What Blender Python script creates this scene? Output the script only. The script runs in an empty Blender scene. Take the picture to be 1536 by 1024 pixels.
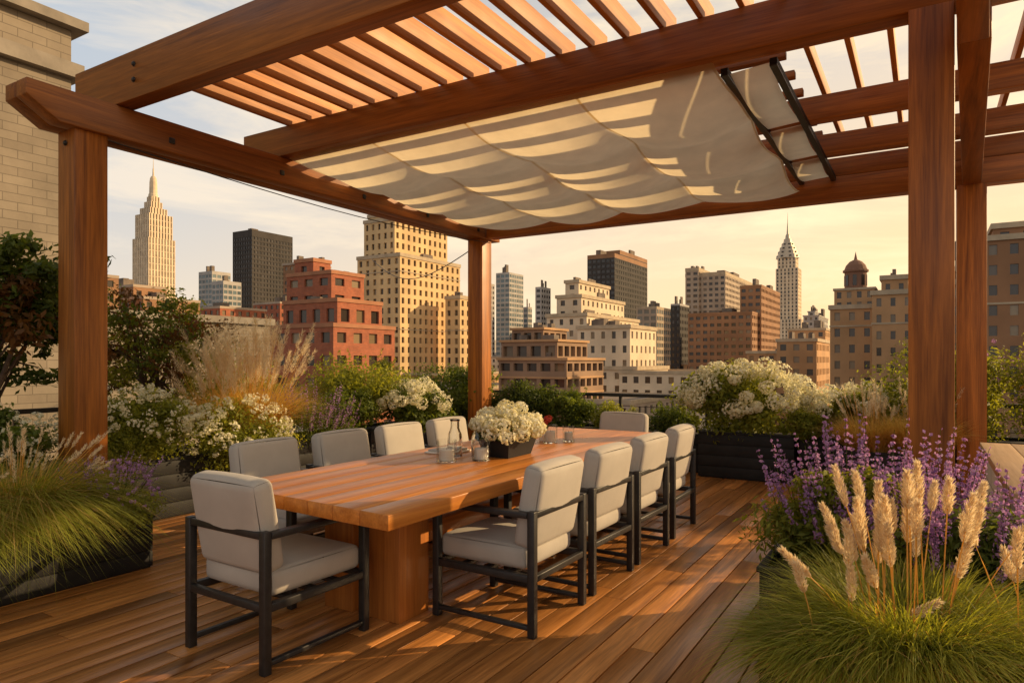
import bpy, bmesh, math
import numpy as np
from mathutils import Vector, Matrix
rng=np.random.default_rng(7)
CAMH=1.45
RX,RY=0.8545,0.5195      # camera right axis in world
FX,FY=-0.5195,0.8545     # camera forward axis in world
EL=math.radians(21); AZ=(0.70,0.714)
S=Vector((math.cos(EL)*AZ[0],math.cos(EL)*AZ[1],math.sin(EL)))

# ---------------------------------------------------------------- quad mesh helper
def nrm(a): return a/np.maximum(np.linalg.norm(a,axis=-1,keepdims=True),1e-9)
class Q:
    def __init__(s): s.P=[];s.M=[];s.T=[]
    def add(s,P,m=0,t=0.5):
        P=np.asarray(P,float).reshape(-1,4,3); n=len(P)
        s.P.append(P); s.M.append(np.full(n,m,int) if np.isscalar(m) else np.asarray(m,int))
        s.T.append(np.full(n,t,float) if np.isscalar(t) else np.asarray(t,float))
    def hexa(s,c,m=0,t=0.5):
        a,b,c2,d,e,f,g,h=[tuple(v) for v in c]
        s.add([[a,d,c2,b],[e,f,g,h],[a,b,f,e],[b,c2,g,f],[c2,d,h,g],[d,a,e,h]],m,t)
    def box(s,x0,x1,y0,y1,z0,z1,m=0,t=0.5):
        s.hexa([(x0,y0,z0),(x1,y0,z0),(x1,y1,z0),(x0,y1,z0),(x0,y0,z1),(x1,y0,z1),(x1,y1,z1),(x0,y1,z1)],m,t)
    def mbox(s,c,size,R,m=0,t=0.5):
        hx,hy,hz=[v/2 for v in size]; pts=[]
        for z in(-hz,hz):
            for x,y in((-hx,-hy),(hx,-hy),(hx,hy),(-hx,hy)):
                v=R@Vector((x,y,z)); pts.append((v.x+c[0],v.y+c[1],v.z+c[2]))
        s.hexa(pts,m,t)
    def tube(s,pts,rad,n=6,m=0,t=0.5,cap=True):
        pts=[Vector(p) for p in pts]; rings=[]
        for i,p in enumerate(pts):
            d=(pts[min(i+1,len(pts)-1)]-pts[max(i-1,0)]).normalized()
            u=d.orthogonal() if abs(d.z)<0.9 else d.cross(Vector((0,1,0)))
            u.normalize(); v=d.cross(u)
            r=rad[i] if hasattr(rad,'__len__') else rad
            rings.append([p+u*r*math.cos(2*math.pi*k/n)+v*r*math.sin(2*math.pi*k/n) for k in range(n)])
        F=[]
        for i in range(len(rings)-1):
            for k in range(n):
                k2=(k+1)%n
                F.append([rings[i][k],rings[i][k2],rings[i+1][k2],rings[i+1][k]])
        if cap:
            for rg,p in((rings[0],pts[0]),(rings[-1],pts[-1])):
                for k in range(0,n,2): F.append([p,rg[k],rg[(k+1)%n],rg[(k+2)%n]])
        s.add([[tuple(v) for v in f] for f in F],m,t)
    def lathe(s,c,prof,n=16,m=0,t=0.5):
        F=[]
        for (r0,z0),(r1,z1) in zip(prof[:-1],prof[1:]):
            for k in range(n):
                a,b=2*math.pi*k/n,2*math.pi*(k+1)/n
                F.append([(c[0]+r0*math.cos(a),c[1]+r0*math.sin(a),c[2]+z0),(c[0]+r0*math.cos(b),c[1]+r0*math.sin(b),c[2]+z0),
                          (c[0]+r1*math.cos(b),c[1]+r1*math.sin(b),c[2]+z1),(c[0]+r1*math.cos(a),c[1]+r1*math.sin(a),c[2]+z1)])
        s.add(F,m,t)
    def obj(s,name,mats,bevel=0,smooth=False,weld=False):
        P=np.concatenate(s.P);M=np.concatenate(s.M);T=np.concatenate(s.T);n=len(P)
        me=bpy.data.meshes.new(name)
        me.vertices.add(n*4); me.vertices.foreach_set('co',P.reshape(-1))
        me.loops.add(n*4); me.loops.foreach_set('vertex_index',np.arange(n*4,dtype=np.int32))
        me.polygons.add(n); me.polygons.foreach_set('loop_start',np.arange(0,n*4,4,dtype=np.int32))
        me.polygons.foreach_set('loop_total',np.full(n,4,dtype=np.int32))
        me.polygons.foreach_set('material_index',M.astype(np.int32))
        at=me.attributes.new('tint','FLOAT','FACE'); at.data.foreach_set('value',T.astype(np.float32))
        for m in mats: me.materials.append(m)
        me.update(calc_edges=True)
        if weld or bevel:
            bm=bmesh.new(); bm.from_mesh(me); bmesh.ops.remove_doubles(bm,verts=bm.verts,dist=2e-5); bm.to_mesh(me); bm.free()
        if smooth:
            me.polygons.foreach_set('use_smooth',np.ones(len(me.polygons),bool))
        ob=bpy.data.objects.new(name,me); bpy.context.scene.collection.objects.link(ob)
        if bevel:
            md=ob.modifiers.new('bevel','BEVEL'); md.width=bevel; md.segments=2; md.limit_method='ANGLE'; md.angle_limit=math.radians(40)
        return ob

def rbox(q,c,size,r,R=None,puff=0.0,m=0,t=0.5):
    h=np.array(size)/2; R=R or Matrix.Identity(3)
    def ts(hh):
        a=r/hh
        e=[-1,-1+a*.3,-1+a*.65,-1+a]; mid=list(np.linspace(-1+a,1-a,7))[1:-1]
        return np.array(e+mid+[-v for v in e[::-1]])
    Rm=np.array(R); F=[]
    for ax in range(3):
        u,v=[(1,2),(2,0),(0,1)][ax]
        tu,tv=ts(h[u]),ts(h[v])
        for sg in(-1,1):
            U,V=np.meshgrid(tu,tv,indexing='ij')
            p=np.zeros(U.shape+(3,)); p[...,ax]=sg*h[ax]; p[...,u]=U*h[u]; p[...,v]=V*h[v]
            inner=np.clip(p,-(h-r),h-r); d=p-inner; p2=inner+r*nrm(d)
            x=np.clip(p2/h,-1,1)
            k=puff*(1-x[...,u]**2)*(1-x[...,v]**2)
            p2[...,ax]+=sg*k
            p2=p2@Rm.T+np.array(c)
            A=np.stack([p2[:-1,:-1],p2[1:,:-1],p2[1:,1:],p2[:-1,1:]],axis=2).reshape(-1,4,3)
            if sg<0: A=A[:,::-1]
            F.append(A)
    q.add(np.concatenate(F),m,t)

# ---------------------------------------------------------------- materials
def newmat(name):
    m=bpy.data.materials.new(name); m.use_nodes=True; nt=m.node_tree
    return m,nt,nt.nodes,nt.links,nt.nodes['Principled BSDF']
def mixc(N,L,f,a,b,mode='MIX'):
    n=N.new('ShaderNodeMix'); n.data_type='RGBA'; n.blend_type=mode
    for sock,v in((n.inputs[0],f),(n.inputs[6],a),(n.inputs[7],b)):
        if isinstance(v,bpy.types.NodeSocket): L.new(v,sock)
        elif isinstance(v,(int,float)): sock.default_value=v
        else: sock.default_value=(*v,1)
    return n.outputs[2]
def math_(N,L,op,a,b=0.0,clamp=False):
    n=N.new('ShaderNodeMath'); n.operation=op; n.use_clamp=clamp
    for s_,v in((n.inputs[0],a),(n.inputs[1],b)):
        if isinstance(v,bpy.types.NodeSocket): L.new(v,s_)
        else: s_.default_value=v
    return n.outputs[0]
def coords(N,L,scale=(1,1,1)):
    tc=N.new('ShaderNodeTexCoord'); mp=N.new('ShaderNodeMapping'); mp.inputs['Scale'].default_value=scale
    L.new(tc.outputs['Object'],mp.inputs['Vector']); return mp.outputs[0]
def noise(N,L,vec,scale,detail=4,rough=.5,dist=0):
    n=N.new('ShaderNodeTexNoise'); n.inputs['Scale'].default_value=scale; n.inputs['Detail'].default_value=detail
    n.inputs['Roughness'].default_value=rough; n.inputs['Distortion'].default_value=dist
    if vec is not None: L.new(vec,n.inputs['Vector'])
    return n.outputs['Fac']
def ramp(N,L,f,stops):
    r=N.new('ShaderNodeValToRGB'); L.new(f,r.inputs[0]); e=r.color_ramp.elements
    while len(e)<len(stops): e.new(.5)
    for i,(p,c) in enumerate(stops): e[i].position=p; e[i].color=(*c,1) if len(c)==3 else c
    return r.outputs[0]
def bump(N,L,bs,h,st,dist=.01):
    b=N.new('ShaderNodeBump'); b.inputs['Strength'].default_value=st; b.inputs['Distance'].default_value=dist
    L.new(h,b.inputs['Height']); L.new(b.outputs[0],bs.inputs['Normal'])
def attr(N,L,name='tint'):
    a=N.new('ShaderNodeAttribute'); a.attribute_name=name; return a.outputs['Fac']

def plain(name,col,rough=.6,ns=8,var=.25,bp=.1,metal=0,spec=.5,bd=.01):
    m,nt,N,L,b=newmat(name); v=coords(N,L); f=noise(N,L,v,ns,5)
    d=tuple(c*(1-var) for c in col); l=tuple(min(1,c*(1+var)) for c in col)
    L.new(ramp(N,L,f,[(.3,d),(.7,l)]),b.inputs['Base Color'])
    b.inputs['Roughness'].default_value=rough; b.inputs['Metallic'].default_value=metal; b.inputs['Specular IOR Level'].default_value=spec
    if bp: bump(N,L,b,noise(N,L,v,ns*6,3),bp,bd)
    return m
def wood(name,axis,dark,light,rough=.42,tintk=.5,bp=.15,seed=0):
    m,nt,N,L,b=newmat(name)
    sc=[26,26,26]; sc[axis]=1.1
    v=coords(N,L,tuple(sc)); tt=attr(N,L)
    add=N.new('ShaderNodeVectorMath'); add.operation='ADD'; L.new(v,add.inputs[0])
    cmb=N.new('ShaderNodeCombineXYZ'); tv=math_(N,L,'MULTIPLY',tt,37.0); L.new(tv,cmb.inputs[0]);L.new(tv,cmb.inputs[1]);L.new(tv,cmb.inputs[2]); L.new(cmb.outputs[0],add.inputs[1])
    vv=add.outputs[0]
    f1=noise(N,L,vv,.55,5,.55,1.2); f2=noise(N,L,vv,3.5,4,.6,.3)
    f=math_(N,L,'ADD',math_(N,L,'MULTIPLY',f1,.65),math_(N,L,'MULTIPLY',f2,.35))
    c=ramp(N,L,f,[(.33,dark),(.52,tuple((a+b_)/2 for a,b_ in zip(dark,light))),(.68,light)])
    k=math_(N,L,'ADD',math_(N,L,'MULTIPLY',tt,tintk*2),1-tintk)
    g=N.new('ShaderNodeCombineXYZ'); [L.new(k,g.inputs[i]) for i in range(3)]
    L.new(mixc(N,L,1.0,c,g.outputs[0],'MULTIPLY'),b.inputs['Base Color'])
    big=noise(N,L,coords(N,L),1.7,4)
    L.new(math_(N,L,'ADD',math_(N,L,'MULTIPLY',big,.3),rough-.13),b.inputs['Roughness'])
    b.inputs['Specular IOR Level'].default_value=.4
    bump(N,L,b,f2,bp,.004)
    return m
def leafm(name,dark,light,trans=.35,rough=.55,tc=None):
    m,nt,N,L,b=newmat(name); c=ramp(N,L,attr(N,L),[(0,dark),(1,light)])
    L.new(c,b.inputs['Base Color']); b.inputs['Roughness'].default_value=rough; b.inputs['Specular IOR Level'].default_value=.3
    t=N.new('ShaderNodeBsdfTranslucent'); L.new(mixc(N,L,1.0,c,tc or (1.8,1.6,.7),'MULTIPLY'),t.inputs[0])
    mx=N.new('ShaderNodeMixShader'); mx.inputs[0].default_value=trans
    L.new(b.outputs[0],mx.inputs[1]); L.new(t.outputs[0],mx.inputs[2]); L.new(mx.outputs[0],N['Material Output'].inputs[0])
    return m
def brick(name,c1,c2,mortar,bw,bh,ms=.01,rough=.85,squash=None,bp=.4):
    m,nt,N,L,b=newmat(name); tc=N.new('ShaderNodeTexCoord'); sp=N.new('ShaderNodeSeparateXYZ'); L.new(tc.outputs['Object'],sp.inputs[0])
    cb=N.new('ShaderNodeCombineXYZ'); L.new(math_(N,L,'ADD',sp.outputs[0],sp.outputs[1]),cb.inputs[0]); L.new(sp.outputs[2],cb.inputs[1])
    br=N.new('ShaderNodeTexBrick'); L.new(cb.outputs[0],br.inputs['Vector'])
    br.inputs['Color1'].default_value=(*c1,1);br.inputs['Color2'].default_value=(*c2,1);br.inputs['Mortar'].default_value=(*mortar,1)
    br.inputs['Scale'].default_value=1; br.inputs['Brick Width'].default_value=bw; br.inputs['Row Height'].default_value=bh; br.inputs['Mortar Size'].default_value=ms
    f=noise(N,L,coords(N,L),.9,6,.65)
    g=ramp(N,L,f,[(.3,(.72,.7,.68)),(.7,(1.12,1.1,1.08))])
    L.new(mixc(N,L,1.0,br.outputs[0],g,'MULTIPLY'),b.inputs['Base Color'])
    b.inputs['Roughness'].default_value=rough
    h=math_(N,L,'ADD',math_(N,L,'MULTIPLY',br.outputs['Fac'],-1.0),math_(N,L,'MULTIPLY',noise(N,L,coords(N,L),25,3),.4))
    bump(N,L,b,h,bp,.01)
    return m

W_D,W_L=(.16,.046,.007),(.50,.168,.024)
woodX=wood('pergola_wood_x',0,W_D,W_L); woodY=wood('pergola_wood_y',1,W_D,W_L); woodZ=wood('pergola_wood_z',2,W_D,(.60,.205,.03))
slatW=wood('slat_wood',1,(.36,.125,.022),(.70,.28,.06),rough=.5)
deckM=wood('deck_wood',1,(.19,.068,.016),(.68,.29,.078),rough=.31,tintk=.52,bp=.3)
tableM=wood('table_wood',1,(.42,.13,.020),(.74,.29,.055),rough=.31,tintk=.2)
tableZ=wood('table_leg_wood',2,(.32,.10,.018),(.58,.21,.04),rough=.4,tintk=.2)
capM=wood('counter_cap_wood',1,(.34,.20,.09),(.56,.37,.19),rough=.5,tintk=.2)
blackM=plain('charcoal_planter',(.020,.019,.019),.6,6,.3,.08,spec=.25)
frameM=plain('powder_coated_metal',(.034,.031,.030),.42,30,.2,.03,metal=.3)
cableM=plain('dark_cable',(.02,.02,.02),.6)
soilM=plain('soil',(.03,.02,.013),.95,20,.4,.6)
def fabricm(name,col,trans=0,sc=500):
    m,nt,N,L,b=newmat(name); v=coords(N,L); f=noise(N,L,v,sc,2); g=noise(N,L,v,5,4)
    c=mixc(N,L,math_(N,L,'MULTIPLY',f,.5),tuple(x*.82 for x in col),tuple(min(1,x*1.1) for x in col))
    c=mixc(N,L,1.0,c,ramp(N,L,g,[(.3,(.9,.9,.9)),(.7,(1.04,1.04,1.04))]),'MULTIPLY')
    L.new(c,b.inputs['Base Color']); b.inputs['Roughness'].default_value=.9; b.inputs['Specular IOR Level'].default_value=.15
    b.inputs['Sheen Weight'].default_value=.15
    bump(N,L,b,f,.25,.002)
    if trans:
        t=N.new('ShaderNodeBsdfTranslucent'); L.new(c,t.inputs[0]); mx=N.new('ShaderNodeMixShader'); mx.inputs[0].default_value=trans
        L.new(b.outputs[0],mx.inputs[1]); L.new(t.outputs[0],mx.inputs[2]); L.new(mx.outputs[0],N['Material Output'].inputs[0])
    return m
cushM=fabricm('cushion_fabric',(.56,.505,.435))
canM=fabricm('canopy_fabric',(.97,.80,.54),.80,300)
waxM=plain('candle_wax',(.8,.74,.62),.5,10,.05,0)
glassM,nt,N,L,b=newmat('clear_glass'); b.inputs['Transmission Weight'].default_value=1; b.inputs['Roughness'].default_value=.02; b.inputs['IOR'].default_value=1.42; b.inputs['Base Color'].default_value=(.97,.98,.97,1)
gG=leafm('leaf_green',(.04,.066,.010),(.18,.23,.038),.47)
gD=leafm('leaf_deep_green',(.026,.046,.009),(.12,.16,.028),.44)
gY=leafm('leaf_yellow_green',(.09,.12,.014),(.35,.37,.055),.5)
gR=leafm('leaf_rusty',(.05,.035,.008),(.21,.085,.02))
gGr=leafm('grass_blade',(.11,.15,.018),(.43,.45,.075),.5)
gGold=leafm('golden_grass',(.34,.23,.06),(.70,.51,.20),.5)
plM=leafm('plume_seed',(.72,.57,.36),(.95,.84,.62),.5,.8,(1.1,1.05,.9))
whM=leafm('white_petal',(.74,.71,.48),(.92,.89,.72),.4,.6,(1.1,1.05,.85))
puM=leafm('purple_petal',(.30,.15,.38),(.62,.40,.66),.42,.6,(1.25,1.0,1.05))
redM=leafm('red_petal',(.35,.03,.02),(.6,.1,.06),.3)
barkM=plain('bark',(.09,.055,.035),.9,25,.4,.5)

# ---------------------------------------------------------------- camera / sun / sky
scn=bpy.context.scene
cam=bpy.data.cameras.new('camera'); co=bpy.data.objects.new('camera',cam); scn.collection.objects.link(co); scn.camera=co
cam.lens=24; cam.sensor_width=36; cam.shift_y=28/1536; cam.clip_end=30000; cam.clip_start=.05
co.location=(0,0,CAMH); co.rotation_euler=(math.radians(90),0,math.atan2(RY,RX))
sun=bpy.data.lights.new('sun','SUN'); so=bpy.data.objects.new('sun',sun); scn.collection.objects.link(so)
sun.energy=5.0; sun.angle=math.radians(.5); sun.color=(1,.70,.36)
so.rotation_euler=S.to_track_quat('Z','Y').to_euler(); so.location=(30,30,40)
w=bpy.data.worlds.new('World'); scn.world=w; w.use_nodes=True; N=w.node_tree.nodes; L=w.node_tree.links
bg=N['Background']; bg.inputs[1].default_value=.15
sky=N.new('ShaderNodeTexSky'); sky.sky_type='NISHITA'; sky.sun_disc=False; sky.sun_elevation=EL; sky.sun_rotation=math.atan2(AZ[0],AZ[1])
sky.dust_density=3; sky.air_density=1.0
tc=N.new('ShaderNodeTexCoord'); sp=N.new('ShaderNodeSeparateXYZ'); L.new(tc.outputs['Generated'],sp.inputs[0])
dt=N.new('ShaderNodeVectorMath'); dt.operation='DOT_PRODUCT'; L.new(tc.outputs['Generated'],dt.inputs[0]); dt.inputs[1].default_value=(AZ[0],AZ[1],0)
az=math_(N,L,'MULTIPLY',math_(N,L,'ADD',dt.outputs['Value'],.62),.76,True)
az=math_(N,L,'POWER',az,1.15)
zz=math_(N,L,'MAXIMUM',sp.outputs[2],0.0)
lowf=math_(N,L,'POWER',math_(N,L,'SUBTRACT',1.0,math_(N,L,'MULTIPLY',zz,1.1,True),True),1.5)
fw=math_(N,L,'MULTIPLY',math_(N,L,'MULTIPLY',az,lowf),.98,True)
up=math_(N,L,'MULTIPLY',math_(N,L,'SUBTRACT',zz,.38,True),2.6,True)
base=mixc(N,L,.82,sky.outputs[0],(3.3,4.2,5.2))
base=mixc(N,L,up,base,(2.3,2.25,2.15))
anti=math_(N,L,'MULTIPLY',math_(N,L,'SUBTRACT',-.62,dt.outputs['Value']),3.0,True)
hz=mixc(N,L,math_(N,L,'MULTIPLY',math_(N,L,'POWER',math_(N,L,'SUBTRACT',1.0,zz,True),6.0),.88),base,(6.8,5.6,4.2))
hz=mixc(N,L,math_(N,L,'MULTIPLY',anti,.75),hz,(3.4,2.9,2.3))
c1=mixc(N,L,fw,hz,(9.0,6.0,2.7))
mp=N.new('ShaderNodeMapping'); mp.inputs['Scale'].default_value=(1.2,1.2,5.5); L.new(tc.outputs['Generated'],mp.inputs[0])
cl=noise(N,L,mp.outputs[0],2.6,9,.6,.5)
cf=ramp(N,L,cl,[(.48,(0,0,0)),(.66,(1,1,1))])
low2=math_(N,L,'SUBTRACT',1.0,up,True)
cf2=math_(N,L,'MULTIPLY',math_(N,L,'MULTIPLY',cf,.68),low2)
ccol=mixc(N,L,az,(6.5,5.7,4.8),(9.3,7.2,4.3))
c2=mixc(N,L,cf2,c1,ccol)
L.new(c2,bg.inputs[0])
vs=scn.view_settings; vs.view_transform='Standard'; vs.look='None'; vs.exposure=0

# ---------------------------------------------------------------- deck
q=Q(); bw=.140; gap=.009
x=-8.0; k=0
while x<2.6:
    y=-3-rng.random()*2
    while y<9.9:
        ln=rng.choice([2.0,2.6,3.2,3.8]); y1=min(y+ln,9.9)
        q.box(x,x+bw-gap,y,y1-.004,-.028,0,0,float(np.clip(rng.normal(.5,.22),0,1))); y+=ln
    x+=bw
deck=q.obj('wooden_deck',[deckM],bevel=.0035)
q=Q(); q.box(-8.1,2.7,-6,9.95,-55,-.05,0)
roofM=plain('dark_membrane',(.03,.027,.025),.9,3,.3,.2)
q.obj('terrace_building',[roofM])

# ---------------------------------------------------------------- pergola
q=Q(); ps=.25
r=lambda: float(rng.uniform(.3,.7))
def post(x,y,s,z): 
    q.box(x-s/2,x+s/2,y-s/2,y+s/2,0,z,2,r())
post(-5.6,2.80,.245,3.2); post(-5.6,8.3,.25,3.2); post(0.02,4.65,.225,3.46); post(.38,8.3,.25,3.2)
def beamY(x0,x1,y0,y1,z0,z1,m=1,tail=.32):
    t=r(); q.box(x0,x1,y0,y1,z0,z1,m,t)
    zc=z0+(z1-z0)*.55
    q.hexa([(x0,y0-tail,zc),(x1,y0-tail,zc),(x1,y0,z0),(x0,y0,z0),(x0,y0-tail,z1),(x1,y0-tail,z1),(x1,y0,z1),(x0,y0,z1)],m,t)
def beamX(x0,x1,y0,y1,z0,z1,m=0,tail=.32,tl=True):
    t=r(); q.box(x0,x1,y0,y1,z0,z1,m,t); zc=z0+(z1-z0)*.55
    q.hexa([(x1,y0,z0),(x1+tail,y0,zc),(x1+tail,y1,zc),(x1,y1,z0),(x1,y0,z1),(x1+tail,y0,z1),(x1+tail,y1,z1),(x1,y1,z1)],m,t)
    if tl: q.hexa([(x0-tail,y0,zc),(x0,y0,z0),(x0,y1,z0),(x0-tail,y1,zc),(x0-tail,y0,z1),(x0,y0,z1),(x0,y1,z1),(x0-tail,y1,z1)],m,t)
beamY(-5.76,-5.605,2.56,8.6,3.2,3.455,tail=.22); beamY(-5.595,-5.44,2.56,8.6,3.2,3.455,tail=.22)
beamX(-5.42,.95,8.2,8.40,3.203,3.452,tl=False)
beamX(-5.75,1.7,2.97,3.12,3.458,3.83)
beamX(-5.68,1.15,4.56,4.74,3.458,3.742)
beamX(-5.68,1.15,6.2,6.34,3.458,3.66,tail=.25); beamX(-5.68,1.15,7.3,7.44,3.458,3.66,tail=.25)
beamX(-5.68,1.15,8.22,8.38,3.458,3.66,tail=.25)
def skewbeam(xa,ya,xb,yb,hw,z0,z1,t):
    q.hexa([(xa-hw,ya,z0),(xa+hw,ya,z0),(xb+hw,yb,z0),(xb-hw,yb,z0),(xa-hw,ya,z1),(xa+hw,ya,z1),(xb+hw,yb,z1),(xb-hw,yb,z1)],1,t)
skewbeam(.14,3.2,.22,4.5,.07,3.19,3.455,r())
skewbeam(.22,4.5,.38,8.15,.08,3.19,3.455,r())
xs=-5.35
while xs<1.2:
    full=xs>-.8
    y1=8.5 if full else 4.85
    q.box(xs-.02,xs+.02,3.123,y1,3.745,3.925 if not full else 3.87,3,r())
    xs+=.27
ysl=5.0  # slats added out of sight above the canopy to cast shadow bands through it
while ysl<8.2:
    q.box(-5.6,-.9,ysl-.035,ysl+.035,3.70,3.76,0,r()); ysl+=.42
for (bx,by,bz) in((-5.2,2.965,3.60),(-5.2,2.965,3.72),(-5.6,2.67,3.1)):
    q.tube([(bx,by,bz),(bx,by-.012,bz)],.017,8,4)
for yb in np.arange(3.4,8.1,1.15):
    q.box(-5.438,-5.425,yb,yb+.05,3.27,3.32,4)
perg=q.obj('pergola',[woodX,woodY,woodZ,slatW,frameM],bevel=.006)

# canopy
nx,ny=150,130
U,V=np.meshgrid(np.linspace(0,1,nx),np.linspace(0,1,ny),indexing='ij')
X=-5.38+U*4.16; Y=4.62+V*3.54
cell=np.abs(np.sin(math.pi*U*4))**.75
wav=np.sin(math.pi*V); sm=np.clip(V*5,0,1)**1.5
yw=np.abs(np.sin(math.pi*V*3))**.8
Z=3.448-.12*cell*(.6+.4*wav)*sm-.10*yw*(.55+.45*cell)*(1-.3*V)-.11*V-.02*np.sin(9*U+4*V)*cell*sm-.008*np.sin(V*26+2*np.sin(U*7))*sm
X=X+.02*np.sin(V*14+U*5)
G=np.stack([X,Y,Z],-1)
A=np.stack([G[:-1,:-1],G[1:,:-1],G[1:,1:],G[:-1,1:]],axis=2).reshape(-1,4,3)
q=Q(); q.add(A,0)
for i in range(0,5):
    ii=min(int(round(i*(nx-1)/4)),nx-1)
    for j in range(0,ny-1,1):
        a,b2=G[ii,j],G[ii,j+1]; q.add([[a+(-.011,0,-.004),a+(.011,0,-.004),b2+(.011,0,-.004),b2+(-.011,0,-.004)]],0)
can=q.obj('shade_canopy',[canM],smooth=True,weld=True)
q=Q()
for xr in(-1.19,-.87):
    q.box(xr-.024,xr+.024,4.76,8.18,3.415,3.452,1)
    q.box(xr-.024,xr+.024,4.76,8.18,3.40,3.412,0)
for y0,y1 in((4.8,6.12),(6.2,7.2),(7.3,8.12)):
    n=10
    for i in range(n):
        a,b_=y0+(y1-y0)*i/n,y0+(y1-y0)*(i+1)/n
        za=3.42-.05*math.sin(math.pi*i/n); zb=3.42-.05*math.sin(math.pi*(i+1)/n)
        q.add([[(-1.16,a,za),(-.90,a,za+.02),(-.90,b_,zb+.02),(-1.16,b_,zb)]],2)
q.obj('canopy_track',[frameM,blackM,canM])
q=Q()
pts=[(-5.42,2.9+i*.45,3.15-.10*math.sin(math.pi*i/12)) for i in range(13)]
q.tube(pts,.005,5)
p0=Vector((-13,14,4.2)); p1=Vector((-5.6,8.2,3.1))
q.tube([p0.lerp(p1,i/14)-Vector((0,0,.5*math.sin(math.pi*i/14))) for i in range(15)],.008,5)
q.obj('overhead_cable',[cableM])

# ---------------------------------------------------------------- table
q=Q(); xl,xr_=-3.35,-2.04; n=7
def yn(x): return 2.30+.10*(xr_-x)/(xr_-xl)
for i in range(n):
    a=xl+(xr_-xl)*i/n; b_=xl+(xr_-xl)*(i+1)/n-.0015
    q.hexa([(a,yn(a),.69),(b_,yn(b_),.69),(b_,6.26,.69),(a,6.26,.69),(a,yn(a),.762),(b_,yn(b_),.762),(b_,6.26,.762),(a,6.26,.762)],0,float(rng.uniform(.25,.75)))
for yc in(2.88,5.35):
    for x0 in(-3.05,-2.70):
        q.box(x0,x0+.225,yc,yc+.26,0,.688,1,r())
    q.box(-2.823,-2.702,yc+.05,yc+.2,0,.688,1,r())
q.box(-2.86,-2.70,3.15,5.34,.30,.42,0,r())
for yc in(2.75,5.6): q.box(-3.2,-2.2,yc-.02,yc+.05,.63,.689,1,r())
q.obj('dining_table',[tableM,tableZ],bevel=.004)

# ---------------------------------------------------------------- chairs
q=Q(); T=.042
for sx in(-1,1):
    xc=sx*.292
    q.box(xc-T/2,xc+T/2,-.335,-.335+T,0,.66,0)
    q.box(xc-T/2,xc+T/2,.293,.335,0,.62,0)
    q.box(xc-T/2-.004,xc+T/2+.004,-.335+T,.337,.622,.652,0)
    q.box(xc-T/2+.003,xc+T/2-.003,-.335+T,.293,.285,.325,0)
    q.box(xc-T/2+.006,xc+T/2-.006,-.335+T,.293,.035,.06,0)
q.box(-.271,.271,-.333,-.303,.622,.656,0)
q.box(-.271,.271,-.333,-.303,.287,.323,0); q.box(-.271,.271,.302,.333,.287,.323,0)
for yy in(-.15,.0,.15): q.box(-.271,.271,yy-.02,yy+.02,.295,.318,0)
fr=q.obj('tmp_frame',[frameM,cushM],bevel=.004)
q=Q()
rbox(q,(0,.03,.395),(.535,.58,.125),.035,None,.016,1)
rbox(q,(0,-.262,.665),(.525,.125,.45),.042,Matrix.Rotation(math.radians(10),3,'X'),.012,1)
cu=q.obj('tmp_cushion',[frameM,cushM],smooth=True,weld=True)
dg=bpy.context.evaluated_depsgraph_get()
mef=bpy.data.meshes.new_from_object(fr.evaluated_get(dg)); 
bm=bmesh.new(); bm.from_mesh(mef); bm.from_mesh(cu.data); chm=bpy.data.meshes.new('patio_armchair'); bm.to_mesh(chm); bm.free()
chm.materials.append(frameM); chm.materials.append(cushM)
bpy.data.objects.remove(fr); bpy.data.objects.remove(cu)
def chair(x,y,deg):
    o=bpy.data.objects.new('patio_armchair',chm); scn.collection.objects.link(o); o.location=(x,y,0); o.rotation_euler=(0,0,math.radians(deg+rng.uniform(-2,2)))
chair(-2.89,2.42,0)
for yy in(3.40,4.17,4.92,5.72): chair(-2.085+rng.uniform(-.02,.02),yy,90)
for yy in(3.2,3.92,4.62,5.32): chair(-3.69,yy,-90)
chair(-2.78,6.58,180)

# ---------------------------------------------------------------- vegetation helpers
def rdir(n): return nrm(rng.normal(size=(n,3)))
def leafquads(P,Nn,Ls,Ws):
    n=len(P); a=rdir(n); a=nrm(a-(a*Nn).sum(1,keepdims=True)*Nn); b=np.cross(Nn,a)
    Ls=np.asarray(Ls).reshape(-1,1); Ws=np.asarray(Ws).reshape(-1,1)
    return np.stack([P-a*Ls*.5,P+b*Ws*.5+Nn*Ws*.15,P+a*Ls*.5,P-b*Ws*.5+Nn*Ws*.15],1)
def bush(q,c,rad,n,leaf,m,lumps=16,lr=.42,zmin=None,asp=.5):
    c=np.array(c,float); rad=np.array(rad,float)
    d=rdir(lumps); lc=c+d*rad*rng.uniform(.35,.82,(lumps,1)); ls=rad*lr*rng.uniform(.5,1.3,(lumps,1)); lt=rng.uniform(.0,.95,lumps)
    i=rng.integers(0,lumps,n); dd=rdir(n); rr=rng.random((n,1))**.4*rng.uniform(.75,1.2,(n,1))
    P=lc[i]+dd*ls[i]*rr
    if zmin is not None:
        k=P[:,2]>zmin; P,dd,i,rr=P[k],dd[k],i[k],rr[k]
    Nn=nrm(dd+rng.normal(size=dd.shape)*.7+np.array([0,0,.4])); s=leaf*rng.uniform(.6,1.35,len(P))
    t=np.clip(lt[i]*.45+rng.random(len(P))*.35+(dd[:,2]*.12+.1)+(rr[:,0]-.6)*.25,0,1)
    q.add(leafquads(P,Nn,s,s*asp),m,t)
    return lc
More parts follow.
